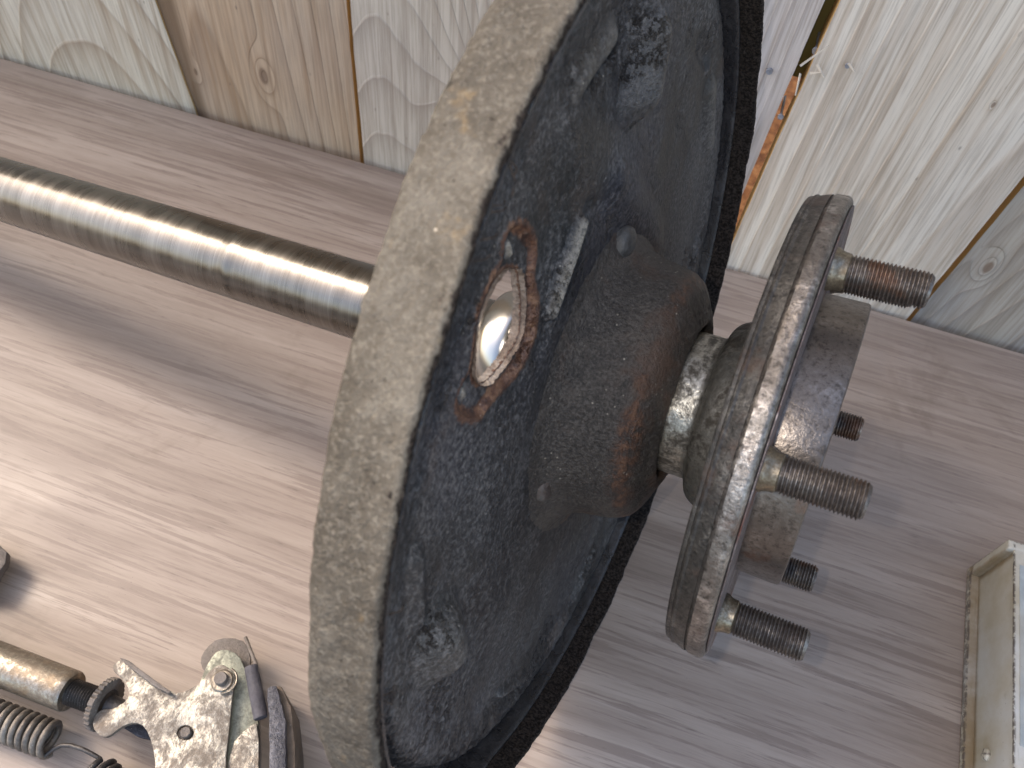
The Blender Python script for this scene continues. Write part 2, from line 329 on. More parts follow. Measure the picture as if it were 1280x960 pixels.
def cream_mat():
    m = NB('worn_cream_paint'); x, y, z = m.sep()
    n = m.noise(60, 5, .65); g = m.noise(300, 4, .7); big = m.noise(16, 4, .6, dist=.6)
    c = m.ramp(m.math('ADD', m.math('MULTIPLY', big, .6), m.math('MULTIPLY', n, .4)), [(.36, (.34, .29, .20)), (.5, (.43, .40, .33)), (.62, (.49, .485, .45))])
    # grime gathered in the seams and chips on the folded edges, in the box's own frame
    def near(v, at, wd): return m.rng(m.math('ADD', m.math('ABSOLUTE', m.math('SUBTRACT', v, at)), m.math('MULTIPLY', m.math('SUBTRACT', n, .5), wd * 1.6)), 0, wd, 1, 0)
    seam = m.math('MAXIMUM', near(z, .0050, .0026), near(y, -.0058, .0026))
    seam = m.math('MULTIPLY', seam, m.rng(z, .033, .035, 1, 0))
    c = m.mix(m.math('MULTIPLY', seam, .75), c, (.17, .105, .04))
    top_e = m.math('MULTIPLY', near(x, .0031, .0009), m.rng(z, .0335, .0345))
    bot_e = m.math('MULTIPLY', near(x, .0002, .0007), m.rng(z, .006, .005))
    e = m.math('MAXIMUM', m.math('MAXIMUM', top_e, bot_e), m.math('MULTIPLY', near(y, -.0003, .0009), .9))
    chip = m.math('MULTIPLY', e, m.rng(g, .42, .52))
    c = m.mix(m.math('MULTIPLY', chip, .85), c, (.055, .04, .035))
    spk = m.math('MULTIPLY', m.rng(m.voro(420), .05, .15, 1, 0), m.rng(m.noise(120, 2), .52, .62))
    c = m.mix(m.math('MULTIPLY', spk, .6), c, (.13, .08, .04))
    sc = m.rng(m.noise(1, 4, .6, m.map((500, 40, 90))), .62, .72, 0, .5)
    c = m.mix(sc, c, (.20, .16, .10))
    return m.out(c, .42, 0, m.bump(m.math('ADD', g, n), .00018, .6), .5)
M['cream'] = cream_mat()

def paper_mat():
    m = NB('stained_pale_label'); n = m.noise(60, 5, .65); st = m.noise(20, 4, .6)
    c = m.ramp(n, [(.35, (.24, .26, .255)), (.6, (.34, .365, .36))])
    c = m.mix(m.rng(st, .45, .62, 0, .5), c, (.36, .31, .24))
    c = m.mix(m.math('MULTIPLY', m.rng(m.voro(420), .05, .15, 1, 0), m.rng(m.noise(100, 2), .5, .6)), c, (.12, .09, .06))
    return m.out(c, .6, 0, m.bump(n, .0001, .5), .3)
M['paper'] = paper_mat()

# ------------------------------------------------------------------ mesh helpers
def mesh_obj(name, verts, faces, mat, parent=None, smooth=True, angle=35):
    me = bpy.data.meshes.new(name); me.from_pydata([tuple(v) for v in verts], [], faces); me.update()
    if mat: me.materials.append(mat)
    if smooth:
        me.shade_smooth(); me.set_sharp_from_angle(angle=math.radians(angle))
    o = bpy.data.objects.new(name, me); COL.objects.link(o)
    if parent: o.parent = parent
    return o
def bm_obj(name, bm, mat, parent=None, smooth=True, angle=35, normals=True):
    if normals: bmesh.ops.recalc_face_normals(bm, faces=bm.faces)
    me = bpy.data.meshes.new(name); bm.to_mesh(me); bm.free()
    if mat: me.materials.append(mat)
    if smooth:
        me.shade_smooth(); me.set_sharp_from_angle(angle=math.radians(angle))
    o = bpy.data.objects.new(name, me); COL.objects.link(o)
    if parent: o.parent = parent
    return o
def tag(o, label, cat, group=None):
    o['label'] = label; o['category'] = cat
    if group: o['group'] = group
    return o
def empty(name, loc=(0, 0, 0)):
    o = bpy.data.objects.new(name, None); COL.objects.link(o); o.location = loc; o.empty_display_size = .02
    return o

def nz(x, y, z, sc, seed=0):
    return noise.noise(Vector((x * sc + seed * 7.3, y * sc + seed * 3.7, z * sc + seed * 1.9)))

def lathe(name, prof, mat, parent=None, n=128, disp=None, closed=False, center=(0, 0), angle=40, sub=0, mat_by=None, mats=None):
    """prof: (radius, s) points, revolved about local z"""
    pts = []
    for i in range(len(prof) - 1 + (1 if closed else 0)):
        a = prof[i]; b = prof[(i + 1) % len(prof)]
        L = math.hypot(a[0] - b[0], a[1] - b[1]); k = max(1, int(math.ceil(L / sub))) if sub else 1
        for j in range(k): pts.append((a[0] + (b[0] - a[0]) * j / k, a[1] + (b[1] - a[1]) * j / k))
    if not closed: pts.append(prof[-1])
    V = []; F = []
    for (r, s) in pts:
        for k in range(n):
            t = 2 * PI * k / n; rr, ss = r, s
            if disp: rr, ss = disp(r, s, t)
            V.append((center[0] + rr * math.cos(t), center[1] + rr * math.sin(t), ss))
    m = len(pts)
    for i in range(m if closed else m - 1):
        j = (i + 1) % m
        for k in range(n):
            q = (k + 1) % n; F.append((i * n + k, i * n + q, j * n + q, j * n + k))
    if not closed:
        if prof[0][0] > 1e-6: F.append(tuple(range(n - 1, -1, -1)))
        if prof[-1][0] > 1e-6: F.append(tuple((m - 1) * n + k for k in range(n)))
    bm = bmesh.new(); vs = [bm.verts.new(v) for v in V]
    for f in F:
        try: bm.faces.new([vs[i] for i in f])
        except ValueError: pass
    return bm_obj(name, bm, mat, parent, True, angle)

def prism(name, poly, z0, z1, mat, parent=None, bevel=.0004, holes=(), rough=0., sub=0):
    """plate cut to an outline, with real thickness; holes are (x, y, r)"""
    pts = []
    n = len(poly)
    for i in range(n):
        a = Vector(poly[i]); b = Vector(poly[(i + 1) % n]); L = (b - a).length
        k = max(1, int(L / sub)) if sub else 1
        for j in range(k):
            p = a.lerp(b, j / k)
            if rough and not (j == 0): 
                d = (b - a).normalized(); nn = Vector((-d.y, d.x)); p += nn * rough * nz(p.x, p.y, 0, 700, 3)
            pts.append(p)
    bm = bmesh.new(); rings = []
    if holes:
        es = []
        for ring in [pts] + [[Vector((hx + hr * math.cos(t * PI / 12) * 1.25, hy + hr * math.sin(t * PI / 12))) for t in range(24)] for hx, hy, hr in holes]:
            vs = [bm.verts.new((p.x, p.y, z1)) for p in ring]
            es += [bm.edges.new((vs[i], vs[(i + 1) % len(vs)])) for i in range(len(vs))]
        bmesh.ops.triangle_fill(bm, edges=es, use_beauty=True, use_dissolve=False)
    else:
        bm.faces.new([bm.verts.new((p.x, p.y, z1)) for p in pts])
    r = bmesh.ops.extrude_face_region(bm, geom=bm.faces[:])
    for v in [g for g in r['geom'] if isinstance(g, bmesh.types.BMVert)]: v.co.z = z0
    bmesh.ops.recalc_face_normals(bm, faces=bm.faces)
    if bevel:
        ed = [e for e in bm.edges if len(e.link_faces) == 2 and e.calc_face_angle(0) > .7]
        bmesh.ops.bevel(bm, geom=ed, offset=bevel, segments=2, profile=.6, affect='EDGES')
    return bm_obj(name, bm, mat, parent, True, 30)

def frame_of(p0, p1):
    d = (Vector(p1) - Vector(p0)); z = d.normalized(); x = z.orthogonal().normalized(); y = z.cross(x)
    m = Matrix((x, y, z)).transposed().to_4x4(); m.translation = Vector(p0)
    return m, d.length
def tube_path(name, pts, r, mat, parent=None, n=10, cap=True):
    bm = bmesh.new(); rings = []; P = [Vector(p) for p in pts]; up = None
    for i, p in enumerate(P):
        t = (P[min(i + 1, len(P) - 1)] - P[max(i - 1, 0)]).normalized()
        if up is None: up = t.orthogonal().normalized()
        up = (up - t * up.dot(t)).normalized(); sd_ = t.cross(up)
        rings.append([bm.verts.new(p + (up * math.cos(2 * PI * k / n) + sd_ * math.sin(2 * PI * k / n)) * r) for k in range(n)])
    for a, b in zip(rings, rings[1:]):
        for k in range(n): bm.faces.new((a[k], a[(k + 1) % n], b[(k + 1) % n], b[k]))
    if cap: bm.faces.new(rings[0][::-1]); bm.faces.new(rings[-1])
    return bm_obj(name, bm, mat, parent, True, 50)
def box_bm(x0, x1, y0, y1, z0, z1, bevel=0, seg=2, bm=None):
    b = bmesh.new()
    bmesh.ops.create_cube(b, size=1, matrix=Matrix.Translation(((x0 + x1) / 2, (y0 + y1) / 2, (z0 + z1) / 2)) @ Matrix.Diagonal((x1 - x0, y1 - y0, z1 - z0, 1)))
    if bevel: bmesh.ops.bevel(b, geom=b.edges[:], offset=bevel, segments=seg, profile=.6, affect='EDGES')
    if bm is None: return b
    me = bpy.data.meshes.new('t'); b.to_mesh(me); b.free(); bm.from_mesh(me); bpy.data.meshes.remove(me)
    return bm

# ------------------------------------------------------------------ setting
def ground_mat():
    m = NB('sunlit_orange_brown_bark_soil'); n = m.noise(26, 6, .7, dist=1); g = m.noise(120, 4, .7)
    c = m.ramp(m.math('ADD', m.math('MULTIPLY', n, .6), m.math('MULTIPLY', g, .4)), [(.38, (.045, .018, .009)), (.5, (.12, .048, .018)), (.62, (.21, .10, .04))])
    return m.out(c, .95, 0, m.bump(n, .01, .6), .1)
bm = bmesh.new(); vs = [bm.verts.new(p) for p in ((-60, -60, -.75), (60, -60, -.75), (60, 60, -.75), (-60, 60, -.75))]; bm.faces.new(vs)
g = bm_obj('ground', bm, ground_mat(), None, False); g['kind'] = 'structure'

pm = NB('added_grey_front_ground'); n_ = pm.noise(20, 6, .65); pm = pm.out(pm.mix(n_, (.07, .066, .06), (.14, .13, .12)), .9, 0, pm.bump(n_, .004, .5), .2)
bm = bmesh.new(); vs = [bm.verts.new(p) for p in ((-12, -9, -.746), (12, -9, -.746), (12, .415, -.746), (-12, .415, -.746))]; bm.faces.new(vs)  # unseen grey sheet added to keep orange out of the steel's reflections
g = bm_obj('added_front_ground', bm, pm, None, False); g['kind'] = 'structure'

# table: laminate top on a frame with legs (front edge out of the picture)
table = empty('table', (0, .14, -.75)); tag(table, 'table with grey brown wood grain laminate top pushed against the wooden fence', 'table')
top = bm_obj('table_top', box_bm(-1.15, .85, -.30, .26, .722, .75, .0012), M['table'], table)
legm = grime_mat('dark_table_leg', [(.02, .02, .02), (.04, .04, .04), (.06, .06, .06)])
for lx in (-1.08, .78):
    for ly in (-.25, .21): bm_obj('leg', box_bm(lx - .022, lx + .022, ly - .022, ly + .022, .0045, .7215, .002), legm, table)

# fence
FY = .405
fence = empty('wooden_fence', (0, FY, -.75)); tag(fence, 'weathered board fence with narrow gaps standing along the far edge of the table', 'fence')
BOARDS = [  # left x at table, right x at table, lean left edge, lean right edge, y offset, material
 (-.66, -.5205, 0, 0, .001, None),
 (-.518, -.3496, 0, -.085, 0, wood_board_mat('cream_weathered_pine', 3, (.64, .57, .44), (.27, .17, .09), .0082, .022, .16, .012, (), (.56, .52, .44), .25, .8, .0022)),
 (-.3494, -.2205, -.085, .010, .0015, wood_board_mat('brown_weathered_pine', 5, (.50, .36, .235), (.23, .13, .065), .0068, .055, .05, -.03, ((-.001, .793, .016, .008), (-.055, .781, .007, .0035)), (.43, .39, .34), .35, .8, .003, stain=(-.0645, .012))),
 (-.2162, -.0905, .004, 0, -.001, wood_board_mat('grey_weathered_pine', 8, (.54, .475, .385), (.26, .205, .16), .0030, .04, .09, -.045, ((.012, .79, -.012, .022),), (.45, .41, .36), .4, .75, .003)),
 (-.0865, .0350, 0, .018, .001, wood_board_mat('fine_lined_grey_pine', 11, (.55, .49, .445), (.26, .20, .16), .0028, .10, .01, .1, (), (.45, .40, .355), .5, .75, .0015)),
 (.0405, .1618, .024, .045, -.002, wood_board_mat('pale_weathered_pine', 14, (.66, .59, .49), (.36, .25, .16), .0095, .085, .03, .07, ((.0315, .897, .005, .0022),), (.58, .54, .48), .35, .65, .002)),
 (.1664, .295, .05, 0, .002, wood_board_mat('dark_grey_knotty_pine', 17, (.40, .355, .29), (.19, .145, .105), .0075, .035, .12, .03, ((-.047, .80, .02, .006), (.02, .77, .02, .007)), (.38, .37, .365), .6, .8, .005)),
 (.299, .42, 0, 0, 0, None), (.4235, .55, 0, 0, 0, None), (-.80, -.6635, 0, 0, 0, None),
]
edge_orange = plain_wood_mat('sunlit_orange_board_edge', (.55, .36, .15), (.42, .25, .09))  # sun glow on the board edges put into the base colour
gen = BOARDS[3][5]
for i, (x0, x1, l0, l1, dy, bmat) in enumerate(BOARDS):
    bmat = bmat or gen
    bm = bmesh.new(); H0, H1, TH = 0, 1.72, .018; cxm = (x0 + x1) / 2; NZ, NX = 172, 8; idx = {}
    for k in range(NZ + 1):
        z = H0 + (H1 - H0) * k / NZ; zt = z - .75
        zc = max(-.3, min(.45, zt))
        xa = x0 + l0 * zc + .0007 * nz(i, 0, z, 14, 1) + .0004 * nz(i, 0, z, 90, 2); xb = x1 + l1 * zc + .0007 * nz(i, 5, z, 14, 1) + .0004 * nz(i, 5, z, 90, 2)
        for j in range(NX + 1):
            x = xa + (xb - xa) * j / NX
            y = dy + .0006 * nz(i, x, z, 5) + .00025 * nz(x * 5, 0, z, 30)
            if j in (0, NX): y += .0012
            idx[k, j, 0] = bm.verts.new((x - cxm, y, z)); idx[k, j, 1] = bm.verts.new((x - cxm, y + TH, z))
    for k in range(NZ):
        for j in range(NX):
            bm.faces.new((idx[k, j, 0], idx[k, j + 1, 0], idx[k + 1, j + 1, 0], idx[k + 1, j, 0]))
            bm.faces.new((idx[k, j, 1], idx[k + 1, j, 1], idx[k + 1, j + 1, 1], idx[k, j + 1, 1]))
        f = bm.faces.new((idx[k, 0, 0], idx[k + 1, 0, 0], idx[k + 1, 0, 1], idx[k, 0, 1])); f.material_index = 1
        f = bm.faces.new((idx[k, NX, 0], idx[k, NX, 1], idx[k + 1, NX, 1], idx[k + 1, NX, 0])); f.material_index = 1
    for k in (0, NZ):
        for j in range(NX): bm.faces.new((idx[k, j, 0], idx[k, j, 1], idx[k, j + 1, 1], idx[k, j + 1, 0]))
    o = bm_obj('board', bm, bmat, fence); o.location = (cxm, 0, 0); o.data.materials.append(edge_orange)
olive = plain_wood_mat('olive_treated_rail', (.20, .155, .045), (.10, .075, .025), (4, 60, 60))
for z0, z1 in ((.872, .96), (.05, .14), (1.50, 1.59)):
    bm_obj('rail', box_bm(-1.2, 1.2, .0212, .0615, z0, z1, .003), olive, fence)
for px in (-1.15, 1.15):
    bm_obj('post', box_bm(px - .045, px + .045, .062, .15, .0, 1.7, .004), olive, fence)
nailpos = [(.025, .885, .0018, -.0005), (.0437, .899, .0021, .004), (.0395, .860, .0016, .002), (.0601, .899, .0013, -.0025)]
for k, (nx, nz_, r, yy) in enumerate(nailpos):
    bm = bmesh.new(); bmesh.ops.create_cone(bm, cap_ends=True, segments=20, radius1=r, radius2=r * .92, depth=.0012, matrix=Matrix.Translation((nx, yy - .0006, nz_)) @ Matrix.Rotation(PI / 2, 4, 'X'))
    bmesh.ops.create_cone(bm, cap_ends=True, segments=12, radius1=r * .45, radius2=r * .4, depth=.02, matrix=Matrix.Translation((nx, yy + .0098, nz_)) @ Matrix.Rotation(PI / 2, 4, 'X'))
    bm_obj('nail', bm, M['nail'], fence)
splm = plain_wood_mat('pale_splinter', (.62, .57, .50), (.42, .36, .28))
for a, b, wd in (((.0385, -.003, .893), (.0475, -.004, .907), .0009), ((.0400, -.003, .889), (.0418, -.005, .878), .0008), ((.046, -.003, .896), (.0515, -.006, .8915), .0013), ((.0445, -.003, .8905), (.049, -.006, .894), .0010), ((.060, -.004, .901), (.064, -.006, .8985), .0012)):
    a, b = Vector(a), Vector(b); s_ = Vector((0, 0, 1)).cross((b - a)).normalized() * .0003; u_ = (b - a).cross(s_).normalized() * wd
    bm = bmesh.new(); vs = [bm.verts.new(p) for p in (a - u_ * .6 - s_, a + u_ * .6 - s_, b + u_ * .25 - s_, b - u_ * .25 - s_, a - u_ * .6 + s_, a + u_ * .6 + s_, b + u_ * .25 + s_, b - u_ * .25 + s_)]
    for q in ((0, 1, 2, 3), (7, 6, 5, 4), (0, 4, 5, 1), (1, 5, 6, 2), (2, 6, 7, 3), (3, 7, 4, 0)): bm.faces.new([vs[i] for i in q])
    bm_obj('splinter', bm, splm, fence, False)

# ------------------------------------------------------------------ the axle shaft with backing plate
AX = Vector((0.97367033, -0.13885975, 0.18078732)).normalized()
E = (Vector((0, 0, 1)) - AX * AX.z).normalized(); G = AX.cross(E)
axle = empty('axle_shaft_assembly')
axle.matrix_world = Matrix(((E.x, G.x, AX.x, -.10521591), (E.y, G.y, AX.y, .18363891), (E.z, G.z, AX.z, .12833216), (0, 0, 0, 1)))
tag(axle, 'rear axle shaft with oily black backing plate and studded wheel flange on the table', 'axle')

def shd(r, s, t):
    return r + .00003 * math.sin(s * 900) , s
lathe('shaft', [(.0, -.62), (.0125, -.62), (.0138, -.6185), (.0138, -.56), (.0150, -.553), (.0150, -.0580), (.01508, -.0574), (.01508, -.0545), (.0150, -.0540), (.0150, .125)], M['shaft'], axle, 160, sub=.004)
# splines at the far end, out of the picture
bm = bmesh.new()
for k in range(28):
    t = 2 * PI * k / 28
    bmesh.ops.create_cube(bm, size=1, matrix=Matrix.Rotation(t, 4, 'Z') @ Matrix.Translation((.0142, 0, -.589)) @ Matrix.Diagonal((.0014, .0015, .052, 1)))
bm_obj('spline', bm, M['shaft'], axle, False)

# felt band round the plate
def feltd(r, s, t):
    x, y = math.cos(t), math.sin(t)
    out = r > .1466
    if out:
        r += .00065 * nz(x, y, s * 7, 7, 1) + .00028 * nz(x, y, s * 7, 45, 2) + .00012 * nz(x, y, s * 7, 160, 4)
        if s < .0965: r -= .0004 + .0003 * nz(x, y, 0, 20, 9)
    else:
        r += .00035 * nz(x, y, s * 7, 60, 5) + .0003 * nz(x, y, s * 7, 220, 6)
    s += (.00055 * nz(x, y, r * 7, 7, 3) + .00035 * nz(x, y, r * 7, 28, 7) + .0003 * nz(x, y, r * 9, 130, 8))
    return r, s
lathe('felt_band', [(.1478, .0946), (.1482, .0954), (.1482, .1102), (.1479, .1109), (.1468, .1112), (.1456, .1109), (.1452, .1025), (.1447, .0950), (.1462, .0944)], M['felt'], axle, 900, feltd, True, angle=70, sub=.0009)
# stray torn fibres at the felt's front edge
for k in range(9):
    t = math.radians(random.choice([20, 26, 31, 33, 60, 66, 72, 58, 29]) + random.uniform(-3, 3)); r0 = .1452; ss = .1113
    P0_ = Vector((r0 * math.cos(t), r0 * math.sin(t), ss)); L = random.uniform(.003, .007); dt = random.uniform(-.02, .04)
    P2_ = Vector(((r0 - L * .35) * math.cos(t + dt), (r0 - L * .35) * math.sin(t + dt), ss + L * .35))
    mid_ = (P0_ + P2_) / 2 + Vector((0, 0, .0009))
    tube_path('loose_fibre', [P0_, mid_, P2_], .00016, M['felt'], axle, 6)

# backing plate: pressed steel dish, a dense polar sheet with the pressings modelled
OPEN = [(0.1005, 0.0483), (0.0983, 0.0444), (0.0951, 0.0413), (0.089, 0.038), (0.0839, 0.0383), (0.08, 0.0407), (0.0719, 0.0405), (0.0647, 0.0435), (0.0601, 0.0493), (0.0588, 0.0568), (0.0613, 0.0641), (0.0621, 0.0681), (0.0615, 0.0715), (0.0661, 0.0763), (0.0726, 0.0797), (0.0764, 0.0794), (0.0787, 0.0766), (0.0788, 0.0722), (0.0843, 0.0693), (0.0898, 0.066), (0.0927, 0.0613), (0.0946, 0.0553), (0.0955, 0.0528), (0.0995, 0.0516)]
HOLE = [(0.0872, 0.0472), (0.0854, 0.0450), (0.0791, 0.0446), (0.0735, 0.0449), (0.0690, 0.0466), (0.0664, 0.0483), (0.0652, 0.0510), (0.0647, 0.0539), (0.0647, 0.0575), (0.0654, 0.0603), (0.0662, 0.0640), (0.0678, 0.0668), (0.0705, 0.0690), (0.0735, 0.0700), (0.077, 0.0697), (0.081, 0.0686), (0.0840, 0.0673), (0.0867, 0.0653), (0.0886, 0.0635), (0.0899, 0.0608), (0.0905, 0.0580), (0.0906, 0.055), (0.0903, 0.0507), (0.0888, 0.0488)]
def poly_arr(p): return np.array(p + [p[0]])
def inside(px, py, poly):
    c = np.zeros(px.shape, bool)
    for (x0, y0), (x1, y1) in zip(poly, poly[1:] + poly[:1]):
        hit = ((y0 > py) != (y1 > py)) & (px < (x1 - x0) * (py - y0) / ((y1 - y0) or 1e-12) + x0); c ^= hit
    return c
def seg_dist(px, py, poly):
    best = np.full(px.shape, 9.); bx = px.copy(); by = py.copy()
    for (x0, y0), (x1, y1) in zip(poly, poly[1:] + poly[:1]):
        dx, dy = x1 - x0, y1 - y0; t = np.clip(((px - x0) * dx + (py - y0) * dy) / (dx * dx + dy * dy), 0, 1)
        qx, qy = x0 + t * dx, y0 + t * dy; d = np.hypot(px - qx, py - qy); mk = d < best
        best[mk] = d[mk]; bx[mk] = qx[mk]; by[mk] = qy[mk]
    return best, bx, by
def smooth(poly, k=2):
    for _ in range(k):
        q = []
        for a, b in zip(poly, poly[1:] + poly[:1]): q += [(a[0] * .75 + b[0] * .25, a[1] * .75 + b[1] * .25), (a[0] * .25 + b[0] * .75, a[1] * .25 + b[1] * .75)]
        poly = q
    return poly
OPEN = smooth(OPEN, 1); HOLE = smooth(HOLE, 1)
def capsule(x, y, a, b, w):
    dx, dy = b[0] - a[0], b[1] - a[1]; t = np.clip(((x - a[0]) * dx + (y - a[1]) * dy) / (dx * dx + dy * dy), 0, 1)
    d = np.hypot(x - a[0] - t * dx, y - a[1] - t * dy) / w
    return np.where(d < 1, (1 - d * d) ** 2, 0)
def sst(v, a, b):
    t = np.clip((v - a) / (b - a), 0, 1); return t * t * (3 - 2 * t)
NR, NT = 230, 1300
r_in, r_out = .030, .1372
rad = np.linspace(r_in, r_out, NR); th = np.linspace(0, 2 * PI, NT, endpoint=False)
RR, TT = np.meshgrid(rad, th, indexing='ij'); X = RR * np.cos(TT); Y = RR * np.sin(TT)
Z = np.full(X.shape, .1000)
Z += .0010 * (1 - sst(RR, .050, .075))                               # rise to the bearing seat
Z -= .0035 * sst(RR, .1335, .1372)                                   # roll down into the rim groove
Z += .0012 * np.exp(-((RR - .128) / .006) ** 2)
Z += .0032 * capsule(X, Y, (.0650, .0370), (.0790, .0165), .0036)    # long bead that catches the light
Z += .0016 * capsule(X, Y, (.030, .068), (.086, .012), .016)        # broad swell round the seat
Z -= .0014 * capsule(X, Y, (.0560, .0420), (.078, .008), .0050)
Z += .0030 * capsule(X, Y, (.0695, -.0142), (.0206, -.0507), .012)
Z += .0085 * capsule(X, Y, (.0930, -.0250), (.1050, -.0300), .0125)  # shoe pad, upper
Z += .0040 * capsule(X, Y, (.1150, -.029), (.1230, -.032), .010)
Z += .0022 * capsule(X, Y, (.1149, .0109), (.1166, -.0073), .0060)
Z -= .0016 * capsule(X, Y, (.1090, .0060), (.1105, -.0100), .0040)
Z += .0075 * capsule(X, Y, (.0131, .1076), (.0040, .1080), .0130)    # shoe pad, lower
Z += .0022 * capsule(X, Y, (.0500, .1060), (.0300, .1120), .0050)
Z += .0018 * capsule(X, Y, (.1000, .0150), (.0800, -.0100), .0150)
Z += .0012 * capsule(X, Y, (.0200, .0830), (-.020, .0820), .0150)
Z -= .0016 * capsule(X, Y, (.0850, -.0450), (.0600, -.0650), .0190)
Z += .0024 * capsule(X, Y, (-.1152, .0297), (-.1132, .0075), .0050)
Z += .0024 * capsule(X, Y, (-.0748, .0917), (-.0933, .0770), .0045)
Z -= .0020 * capsule(X, Y, (-.0700, .0990), (-.0980, .0810), .0045)
Z += .0028 * capsule(X, Y, (.0502, -.1059), (.0212, -.1143), .0075)
Z -= .0022 * capsule(X, Y, (.0650, -.1000), (.0750, -.0900), .0060)
Z += .0025 * capsule(X, Y, (-.030, -.1140), (-.062, -.1000), .0070)
for th0 in (-20, 55, 120, 175, 230, 300):                            # small coined dimples
    Z += .0007 * capsule(X, Y, (.118 * math.cos(math.radians(th0)), .118 * math.sin(math.radians(th0))), (.119 * math.cos(math.radians(th0)), .119 * math.sin(math.radians(th0))), .0035)
dO, _, _ = seg_dist(X, Y, OPEN); inO = inside(X, Y, OPEN)
Z += np.where(inO, -.0012 * sst(dO, 0, .0012), .0005 * np.exp(-(dO / .0020) ** 2))
# slot hollows at each end of the sight hole
for c, c2 in (((.0930, .0468), (.0965, .0472)), ((.0718, .0738), (.0745, .0752))): Z -= .0016 * capsule(X, Y, c, c2, .0026)
for c, c2 in (((.0930, .0478), (.0955, .0480)), ((.0722, .0744), (.0738, .0750))): Z += .0021 * capsule(X, Y, c, c2, .0019)
WET = sst(RR, .1285, .1345) + capsule(X, Y, (.0850, -.022), (.0880, -.030), .0090) + capsule(X, Y, (.108, -.012), (.118, -.016), .0110) + capsule(X, Y, (-.004, .112), (-.030, .118), .0110) + .6 * capsule(X, Y, (.050, .062), (.030, .070), .0100) + .7 * capsule(X, Y, (-.085, .095), (-.11, .06), .011)
nzv = np.empty(X.shape)
for i in range(NR):
    for j in range(NT):
        v = Vector((X[i, j] * 90, Y[i, j] * 90, 0)); nzv[i, j] = .00018 * noise.noise(v) + .00007 * noise.noise(v * 5.3)
        if WET[i, j] > .02: nzv[i, j] += WET[i, j] * (.0006 * noise.noise(v * 4.1) + .0004 * noise.noise(v * 9.3))
Z += nzv
keep = ~inside(X, Y, HOLE)
dH, hx, hy = seg_dist(X, Y, HOLE)
ins = ~keep & (dH < .0006)
X = np.where(ins, hx, X); Y = np.where(ins, hy, Y); ok = keep | ins
V = np.stack([X, Y, Z], -1).reshape(-1, 3); I = np.arange(NR * NT).reshape(NR, NT)
def quads(ok):
    a, b, c, d = I[:-1], np.roll(I, -1, 1)[:-1], np.roll(I, -1, 1)[1:], I[1:]
    okf = ok.reshape(-1)
    q = np.stack([a, d, c, b], -1).reshape(-1, 4); return q[okf[q].all(1)]
Q = quads(ok)
# rim of the dish: groove, inner wall, lip, outer wall
prof = [(.1372, .0965), (.1380, .0950), (.1392, .0945), (.1402, .0952), (.1409, .0972), (.1414, .1000), (.1418, .1026), (.1424, .1036), (.1433, .1036), (.1438, .1028), (.1440, .0980), (.1440, .0946)]
def wrap(arr_xyz, faces, name, mat, parent, ang=60):
    me = bpy.data.meshes.new(name); me.vertices.add(len(arr_xyz)); me.vertices.foreach_set('co', arr_xyz.astype(np.float32).ravel())
    me.loops.add(faces.size); me.loops.foreach_set('vertex_index', faces.astype(np.int32).ravel())
    me.polygons.add(len(faces)); me.polygons.foreach_set('loop_start', np.arange(0, faces.size, 4, dtype=np.int32))
    me.update(calc_edges=True); me.validate(); me.materials.append(mat); me.shade_smooth(); me.set_sharp_from_angle(angle=math.radians(ang))
    o = bpy.data.objects.new(name, me); COL.objects.link(o); o.parent = parent; return o
plate = wrap(V, Q, 'backing_plate', M['plate'], axle)
def put_attr(nm, arr):
    at = plate.data.attributes.new(nm, 'FLOAT', 'POINT'); at.data.foreach_set('value', np.clip(arr, 0, 1).astype(np.float32).ravel())
bx_, by_ = X, Y
side = np.where(inO, 1.0, .75)
wid = np.where((bx_ > .088) | (bx_ < .0745), .0026, .0015)
put_attr('rust', 1.05 * np.exp(-(dO / wid) ** 2) * side + .8 * np.exp(-(dH / .0016) ** 2))
put_attr('dust_highlight', 1.0 * capsule(X, Y, (.0655, .0362), (.0785, .0172), .0027) ** .6 + 1.2 * capsule(X, Y, (.0930, .0478), (.0955, .0480), .0024) + 1.2 * capsule(X, Y, (.0722, .0744), (.0738, .0750), .0024)
         + .35 * capsule(X, Y, (.1149, .0109), (.1166, -.0073), .0060) + .22 * capsule(X, Y, (.0930, -.0250), (.1050, -.0300), .0150) + .2 * capsule(X, Y, (.0131, .1076), (.0040, .1080), .0150) + .35 * capsule(X, Y, (.0502, -.1059), (.0212, -.1143), .0070))  # on the shoe pads: highlights painted as faint pale patches
put_attr('wet', sst(RR, .1295, .1350) * .95 + .9 * capsule(X, Y, (.0850, -.022), (.0880, -.030), .0060) + .8 * capsule(X, Y, (.108, -.012), (.118, -.016), .0080) + .9 * capsule(X, Y, (-.004, .112), (-.030, .118), .0090) + .6 * capsule(X, Y, (.118, .018), (.122, .002), .0080) + .5 * capsule(X, Y, (.050, .062), (.030, .070), .0100) + .6 * capsule(X, Y, (-.085, .095), (-.11, .06), .009) + .5 * capsule(X, Y, (.055, -.075), (.035, -.085), .0045))
md = plate.modifiers.new('thickness', 'SOLIDIFY'); md.thickness = .0016; md.offset = -1
rimm = grime_mat('glossy_black_rim_lip', [(.006, .006, .008), (.018, .018, .020), (.048, .046, .048)], (.24, .48), .0007, 1.1, 0, .6, .5)
